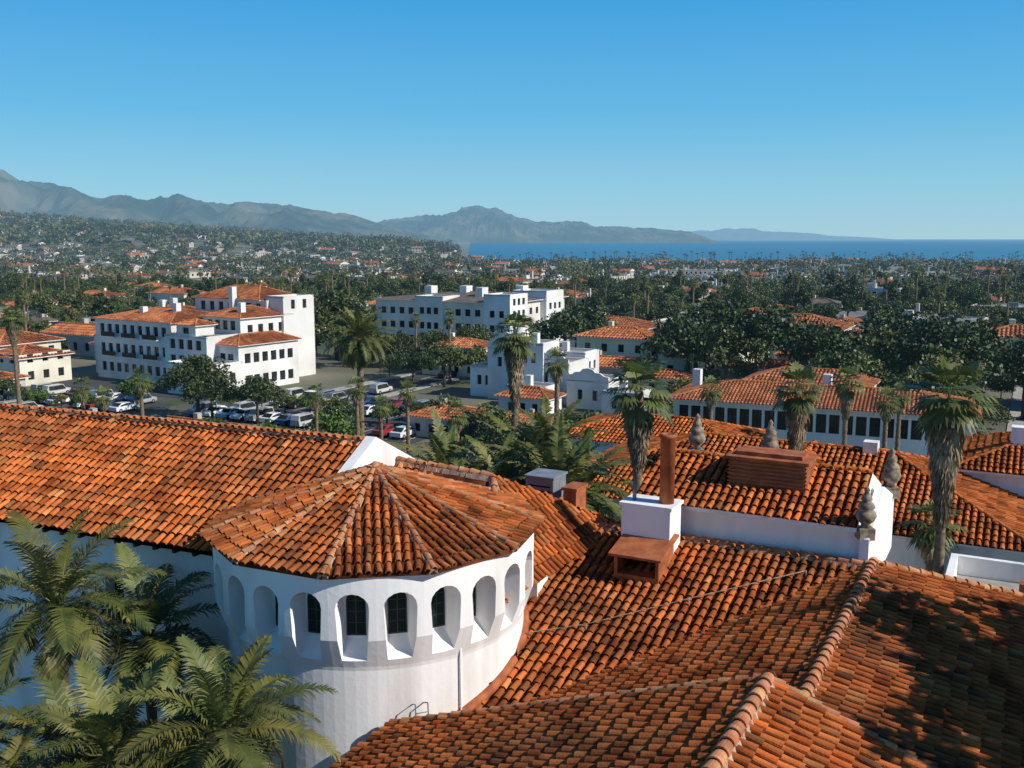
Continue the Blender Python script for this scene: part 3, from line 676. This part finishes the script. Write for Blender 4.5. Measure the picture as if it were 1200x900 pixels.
HM=[house_mesh(1,12,9,3.4,'hip'),house_mesh(2,14,9,6.2,'hip',1.1,True),house_mesh(3,10,8,5.8,'gable',.9),house_mesh(4,16,8,3.6,'gable',1.05,True),house_mesh(5,13,11,6.5,'flat'),house_mesh(6,18,12,6,'hip',.8,True),house_mesh(7,22,10,4,'flat'),
 house_mesh(8,13,9,3.6,'gable',1,True,rmat='greyroof'),house_mesh(9,12,8,5.6,'hip',1,False,rmat='brownroof'),house_mesh(10,26,16,5.5,'flat')]
HF=[house_mesh(11,12,9,3.4,'hip',.9,far=True),house_mesh(12,14,10,6,'gable',.8,far=True),house_mesh(13,18,12,6,'flat',far=True),house_mesh(14,30,16,6,'flat',far=True),house_mesh(15,15,10,4,'hip',1,True,far=True,rmat='greyroof'),house_mesh(16,13,9,4,'gable',1,far=True,rmat='brownroof'),house_mesh(17,12,9,3.5,'gable',1,far=True,rmat='greyroof')]
def ss(a,b,x):
    t=max(0,min(1,(x-a)/(b-a)));return t*t*(3-2*t)
def terr(x,y):
    if y<300: return 0
    az=x/y;h=60*ss(900,2300,y)*ss(-.03,-.50,az)*(1+.3*math.sin(x*.004+1)*math.cos(y*.003))
    h+=10*ss(1000,1700,y)*ss(-.0,-.12,az)
    h-=6*ss(350,1250,y)*ss(-.12,.05,az)
    if az>-.07: h-=8*ss(1250,1400,y)*ss(-.07,-.04,az)
    return h
excl=[(-62,180,36),(-16,258,38),(3,156,20),(36,118,24),(40,134,14),(-25,148,26),(20,60,30),(-72,150,22)]
def free(x,y,m): return all((x-a)**2+(y-b)**2>(r+m)**2 for a,b,r in excl)
rot=math.atan2(A[1],A[0])
for x,y,k,r,s in((-27,93,0,0,.9),(-37,118,3,0,.8),(-52,122,0,0,.8),(22,196,1,0,1.1),(24,228,5,0,1),(45,205,1,1.57,1),(60,192,0,0,1.1),(62,215,5,0,1.2),(82,215,3,0,1.2),(50,240,9,0,1.1),(100,190,1,0,1.2),(112,205,5,0,1.0),(92,146,1,0,1.1),(-88,160,0,0,1),(-100,190,5,0,1.1),(-96,225,3,0,1.3),(-8,130,0,0,.8),(4,128,3,0,.6),(-10,190,1,0,.9),(-2,118,4,0,.35),(18,176,3,0,1.0)):
    o=inst('stucco_house',HM[k],(x,y,0),rot+r,s);excl.append((x,y,8.5*s))
rg=random.Random(5)
for ia in range(-44,66):
    for ib in range(4,36):
        a=ia*20+rg.uniform(-6,6);b=ib*22+rg.uniform(-6,6);x,y=ab((0,0),a,b)
        if y<170 or y>640 or abs(x)>.60*y+20: continue
        if (a%105)<14 or (b%115)<14 or not free(x,y,8): continue
        if rg.random()<.30: continue
        k=rg.choice([0,0,1,2,3,4,5,6,7,7,8,8,9]);sc_=rg.uniform(.65,1.1)
        inst('stucco_house',HM[k],(x,y,terr(x,y)),rot+rg.choice([0,1.57,3.14])+rg.uniform(-.08,.08),(sc_*rg.uniform(.85,1.2),sc_*rg.uniform(.85,1.15),sc_));excl.append((x,y,4.5)) if y<330 else None
for i in range(850):
    y=math.sqrt(rg.uniform(600**2,1300**2)) if i<600 else rg.uniform(1300,2500)
    x=rg.uniform(-.62,.62)*y
    if y>1255 and x/y>-.06: continue
    sc_=rg.uniform(.55,1.1)
    inst('distant_house',rg.choice(HF),(x,y,terr(x,y)+.3),rot+rg.choice([0,1.57,.4]),(sc_*rg.uniform(.8,1.4),sc_,sc_))
cnt=0
for i in range(3400):
    y=math.sqrt(rg.uniform(95**2,490**2));x=rg.uniform(-.60,.60)*y
    if not free(x,y,2.0): continue
    if y<170 and rg.random()<.55: continue
    if -75<x<-8 and 120<y<172: continue
    a=x*A[0]+y*A[1];b=x*B[0]+y*B[1]
    if ((a%105)<9 or (b%115)<9) and rg.random()<.85: continue
    if math.sin(x*.05+1)*math.sin(y*.043)>.46 and rg.random()<.7: continue
    cnt+=1
    if rg.random()<.07: inst('washingtonia_fan_palm',fE,(x,y,0),rg.uniform(0,6),rg.uniform(.7,1.2));continue
    k=rg.choice([0,0,1,1,2,2,3,4,5,6,7]);s=rg.uniform(.35,.8) if y<260 else rg.uniform(.42,1.05)
    inst(TN[k],T[k],(x,y,terr(x,y)-.8),rg.uniform(0,6),(s*rg.uniform(.85,1.25),s*rg.uniform(.85,1.25),s*rg.uniform(.8,1.25)))
def mass(n,y0,y1,per,leaf,Rr,name,azl=(-.66,.66),bias=2):
    r=np.random.default_rng(n);ys=(r.uniform(y0**bias,y1**bias,size=n))**(1/bias);xs=r.uniform(azl[0],azl[1],size=n)*ys
    C=[];K=[]
    for x,y in zip(xs,ys):
        if x/y>-.055 and y>1255: continue
        if math.sin(x*.021+2)*math.sin(y*.017)+.4*math.sin(x*.05)*math.sin(y*.06)>.36 and r.random()<.8: continue
        R=r.uniform(*Rr)*(1.5 if r.random()<.14 else 1);h=R*r.uniform(.8,1.6);z=terr(x,y)
        o=r.normal(size=(per,3));o/=np.linalg.norm(o,axis=1)[:,None];o[:,2]=np.abs(o[:,2])*1.2-.2;o*=r.uniform(.6,1.05,size=(per,1))
        o[:,:2]*=R;o[:,2]*=h*.75;C.append(o+np.array([x,y,z+h*.55]));b=r.uniform(.4,1.6);t=np.array([r.uniform(.8,1.45),1,r.uniform(.7,1.1)])
        K.append(np.repeat(r.uniform(.75,1.25,size=per),4)[:,None]*b*t)
    C=np.concatenate(C);K=np.concatenate(K);v=quads(C,leaf,r);me=mass_mesh(name,v,K,M['leafd']);o=bpy.data.objects.new(name,me);scene.collection.objects.link(o)
mass(1500,430,800,110,.7,(2.4,5.2),'distant_trees')
mass(3500,760,1260,50,1.1,(2.9,5.5),'distant_trees')
mass(4200,1260,3200,34,2.3,(4.4,8.2),'hillside_trees',(-.66,-.05),1.4)
mb=MB();r=random.Random(3)
for i in range(110):
    x=r.uniform(.0,.6)*1240;y=1210+r.uniform(-90,20);h=r.uniform(11,17);z=-6
    mb.add([(x-.25,y,z),(x+.25,y,z),(x+.25,y,z+h),(x-.25,y,z+h)],[(0,1,2,3)],'trunk');h+=z
    for k in range(9):
        a=k*.7;dx,dy=math.cos(a)*2.4,math.sin(a)*2.4
        mb.add([(x,y,h+.4),(x+dx*.5-dy*.15,y+dy*.5+dx*.15,h+1.0),(x+dx,y+dy,h-.6),(x+dx*.5+dy*.15,y+dy*.5-dx*.15,h+.6)],[(0,1,2,3)],'palm',(.5,.5,.5))
mb.obj('shoreline_palm_row')
# ============================================================ PARKING, STREETS, CARS
mb=MB()
def sheet(mb,p,u,w,d,z,mat): 
    u=V((*u,0));v=V((-u.y,u.x,0));p=V((*p,0));q=[p,p+u*w,p+u*w+v*d,p+v*d];mb.add([(a.x,a.y,z) for a in q],[(0,1,2,3)],mat)
sheet(mb,(-50,143),A,42,24,.02,'asphalt')
for i in range(15): sheet(mb,ab((-49,143),i*2.8,.5),A,.12,5,.026,'paint');sheet(mb,ab((-49,143),i*2.8,12),A,.12,5,.026,'paint')
mb.obj('parking_lot')
mb=MB();sheet(mb,(-92,152),A,34,20,.02,'asphalt');mb.obj('parking_lot')
mb=MB()
for k in range(-5,7):
    p=ab((0,0),k*105,75);sheet(mb,p,A,9,400,.012,'asphalt')
    for s in range(0,66): sheet(mb,ab(p,4.4,s*6),A,.15,3,.018,'paint')
for k in range(1,4):
    p=ab((0,0),-400,k*115);sheet(mb,p,A,600,9,.016,'asphalt')
mb.obj('street_road')
mb=MB()
for k in range(-5,7):
    for o in (-2.2,9.2):
        p=ab((0,0),k*105+o,75);mb.obox(p,A,2,400,0,.13,'pave')
mb.obj('street_pavement')
def car_mesh(paint,van=False):
    mb=MB();L=4.5;hw=.88
    prof=[(-2.2,.35),(2.2,.35),(2.25,.65),(2.1,.82),(1.1,.95),(.45,1.42),(-1.0,1.45),(-1.75,1.0),(-2.2,.92)]
    if van: prof=[(-2.3,.35),(2.2,.35),(2.25,.75),(2.05,1.0),(1.3,1.12),(.8,1.75),(-2.1,1.78),(-2.3,1.1)]
    n=len(prof);vs=[]
    for s in(-1,1):
        for x,z in prof: vs.append((x,s*(hw if z<1.1 else hw*.8),z))
    mb.add(vs,[tuple(range(n))[::-1],tuple(range(n,2*n))]+[(i,(i+1)%n,(i+1)%n+n,i+n) for i in range(n)],paint)
    z1=1.36 if not van else 1.66
    for s in(-1,1):
        y0=s*(hw+.004);y1=s*(hw*.82+.01);xr=-1.5 if not van else -2.0;xf=1.0 if not van else 1.2
        mb.add([(xr,y0,1.0),(xf,y0,1.0),(xf-.5,y1,z1),(xr+.5 if not van else xr,y1,z1)],[(0,1,2,3)],'glass')
        for x in(-1.4,1.4):
            mb.tube([(x,s*.70,.33),(x,s*.92,.33)],[.33,.33],'tyre',14);mb.tube([(x,s*.921,.33),(x,s*.93,.33)],[.19,.19],'metal',10)
    if not van:
        mb.add([(1.13,-.78,.97),(1.13,.78,.97),(.5,.68,1.405),(.5,-.68,1.405)],[(0,1,2,3)],'glass')
        mb.add([(-1.8,-.78,1.01),(-1.8,.78,1.01),(-1.07,.68,1.44),(-1.07,-.68,1.44)],[(0,1,2,3)],'glass')
    mb.add([(2.262,-.75,.62),(2.262,-.45,.62),(2.2,-.45,.75),(2.2,-.75,.75),(2.262,.45,.62),(2.262,.75,.62),(2.2,.75,.75),(2.2,.45,.75)],[(0,1,2,3),(4,5,6,7)],'paint')
    return mb.mesh('parked_car')
CM=[car_mesh('car%d'%i,i in(2,5)) for i in range(6)]
rc=random.Random(9)
for row,b in enumerate((3,14.5,21)):
    for i in range(14):
        if rc.random()<.2: continue
        x,y=ab((-49,143),i*2.8+1.4,b);inst('parked_car',rc.choice(CM),(x,y,.026),rot+math.pi/2+rc.choice([0,math.pi])+rc.uniform(-.03,.03))
for row,b in enumerate((3,11,17)):
    for i in range(11):
        if rc.random()<.2: continue
        x,y=ab((-91,152),i*2.9+1.4,b);inst('parked_car',rc.choice(CM),(x,y,.026),rot+math.pi/2)
for i in range(60):
    k=rc.randrange(-3,5);x,y=ab((0,0),k*105+rc.choice([1.2,7.8]),rc.uniform(90,400));inst('parked_car',rc.choice(CM),(x,y,.03),rot+math.pi/2)
for i in range(9):
    x,y=ab((-49,143),i*4.8+2,9+rc.uniform(-1,1));tree(rc.choice([0,4,6,7]),x,y,rc.uniform(.3,.5))
for i in range(6):
    x,y=ab((-91,152),i*5+2,7+rc.uniform(-1,1));tree(rc.choice([0,4,6,7]),x,y,rc.uniform(.3,.5))
# ============================================================ GROUND, SEA, MOUNTAINS
ys=[-300,-100,0,100,200,300,400,500,600,700,800,900]+[900*1.06**i for i in range(1,66)]
azs=np.linspace(-1.6,1.6,121);vs=[];fs=[]
for y in ys:
    for a in azs:
        x=a*(max(y,0)+400);h=terr(x,y)
        if y>3500: h*=max(0,1-(y-3500)/4000)
        if y>1290 and x/y>-.05: h=-16
        vs.append((x,y,h))
nx=len(azs)
for j in range(len(ys)-1):
    for i in range(nx-1): fs.append((j*nx+i,j*nx+i+1,(j+1)*nx+i+1,(j+1)*nx+i))
mb=MB();mb.add(vs,fs,'ground',smooth=True);mb.obj('ground')
m,t,b=nt('sea_water');b.inputs['Roughness'].default_value=.35;b.inputs['Specular IOR Level'].default_value=.3
g=N(t,'ShaderNodeNewGeometry');mp=N(t,'ShaderNodeMapping');mp.inputs['Scale'].default_value=(.0015,.012,1);t.links.new(g.outputs['Position'],mp.inputs[0])
n=N(t,'ShaderNodeTexNoise');n.inputs['Scale'].default_value=1;n.inputs['Detail'].default_value=6;t.links.new(mp.outputs[0],n.inputs[0])
r_=N(t,'ShaderNodeValToRGB');r_.color_ramp.elements[0].color=(.010,.10,.19,1);r_.color_ramp.elements[1].color=(.022,.17,.28,1);t.links.new(n.outputs[0],r_.inputs[0]);t.links.new(r_.outputs[0],b.inputs['Base Color'])
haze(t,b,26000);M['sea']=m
mb=MB();mb.add([(-4000,1260,-8.0),(60000,1260,-8.0),(60000,90000,-8.0),(-60000,90000,-8.0)],[(0,1,2,3)],'sea');mb.obj('ocean_water')
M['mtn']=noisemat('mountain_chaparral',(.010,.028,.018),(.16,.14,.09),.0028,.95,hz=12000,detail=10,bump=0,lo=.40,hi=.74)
from mathutils import noise as mnz
def mountain(name,R,prof,depth,seed,amp):
    pz=[(( px-600)/1152,h*R) for px,h in prof];a0,a1=pz[0][0],pz[-1][0];nx=420;ny=60;vs=[];fs=[]
    xs=[p[0] for p in pz];hs=[p[1] for p in pz]
    for j in range(ny+1):
        t=j/ny
        for i in range(nx+1):
            az=a0+(a1-a0)*i/nx;H=float(np.interp(az,xs,hs))+26
            s=math.sin(min(1,t/.6)*math.pi/2) if t<.6 else math.cos((t-.6)/.4*math.pi/2)
            y=R+depth*(t-.6);x=az*R
            q=V((x/700+seed,y/1300,seed));rd=0;am=1;fr=1
            for k in range(5): rd+=am*(1-2*abs(mnz.noise(q*fr)));am*=.55;fr*=2.1
            rd=rd/1.9
            env=math.sin(math.pi*min(1,t/.62)) if t<.6 else 0
            z=H*s*(1+.16*mnz.fractal(V((x/450+seed,7,y/2500)),.8,2.1,6))+amp*H*(rd-.5)*(.18+env)
            vs.append((x,y,z-30))
    for j in range(ny):
        for i in range(nx): k=j*(nx+1)+i;fs.append((k,k+1,k+nx+2,k+nx+1))
    mb=MB();mb.add(vs,fs,'mtn',smooth=False);mb.obj(name)
mountain('mountain_range',7500,[(-500,.03),(-200,.052),(0,.061),(25,.063),(50,.056),(100,.047),(150,.043),(200,.042),(240,.037),(300,.038),(350,.035),(420,.022),(470,.013),(530,.003),(560,-.01)],3500,1.0,.6)
mountain('mountain_range',10500,[(330,-.01),(380,.010),(440,.015),(490,.019),(530,.028),(560,.031),(590,.027),(640,.021),(690,.014),(740,.012),(790,.008),(820,-.004)],3500,5.0,.55)
mountain('distant_headland',24000,[(720,-.004),(780,.004),(820,.010),(870,.0105),(900,.008),(950,.005),(1010,.002),(1050,-.003)],5000,9.0,.2)
mb=MB()
for x,y in((9500,17500),(12500,20500),(10300,19000)):
    mb.obox((x,y),(1,0),60,40,-8,40,'metal');mb.obox((x+20,y+10),(1,0),12,12,40,90,'metal')
mb.obj('offshore_oil_platform')
# ============================================================ CAMERA, LIGHT
cam=bpy.data.objects.new('camera',bpy.data.cameras.new('camera'));scene.collection.objects.link(cam)
cam.location=(0,0,26);cam.rotation_euler=(math.radians(81.6),0,0);cam.data.lens=34.56;cam.data.sensor_width=36;cam.data.clip_end=200000;cam.data.clip_start=.5
scene.camera=cam
el=math.radians(36);sd=V((.92*math.cos(el),-.39*math.cos(el),math.sin(el))).normalized()
L=bpy.data.lights.new('sun','SUN');L.energy=5.0;L.angle=math.radians(.5);L.color=(1,.95,.87)
lo=bpy.data.objects.new('sun',L);scene.collection.objects.link(lo);lo.rotation_euler=sd.to_track_quat('Z','Y').to_euler()
w=bpy.data.worlds.new('World');scene.world=w;w.use_nodes=True;t=w.node_tree;bg=t.nodes['Background']
sk=N(t,'ShaderNodeTexSky',sky_type='NISHITA');sk.sun_disc=False;sk.sun_elevation=el;sk.sun_rotation=math.atan2(.92,-.39);sk.altitude=0;sk.air_density=1.0;sk.dust_density=.3;sk.ozone_density=2.5
tc=N(t,'ShaderNodeTexCoord');sp=N(t,'ShaderNodeSeparateXYZ');t.links.new(tc.outputs['Generated'],sp.inputs[0])
rp=N(t,'ShaderNodeValToRGB');cr=rp.color_ramp
cr.elements[0].position=0;cr.elements[0].color=(.38,.64,.76,1);cr.elements[1].position=1;cr.elements[1].color=(.015,.07,.22,1)
for p_,c_ in((.05,(.27,.60,.79)),(.12,(.125,.49,.81)),(.23,(.040,.36,.77)),(.45,(.02,.15,.42))):
    e=cr.elements.new(p_);e.color=(*c_,1)
t.links.new(sp.outputs['Z'],rp.inputs[0])
sc=N(t,'ShaderNodeVectorMath',operation='SCALE');sc.inputs['Scale'].default_value=10.5;t.links.new(rp.outputs[0],sc.inputs[0])
mx=N(t,'ShaderNodeMix',data_type='RGBA');mx.inputs[0].default_value=.9;t.links.new(sk.outputs[0],mx.inputs[6]);t.links.new(sc.outputs[0],mx.inputs[7])
t.links.new(mx.outputs[2],bg.inputs[0]);bg.inputs[1].default_value=.095
scene.view_settings.view_transform='Standard';scene.view_settings.look='None';scene.view_settings.exposure=0
print('trees',cnt,'objs',len(scene.objects))
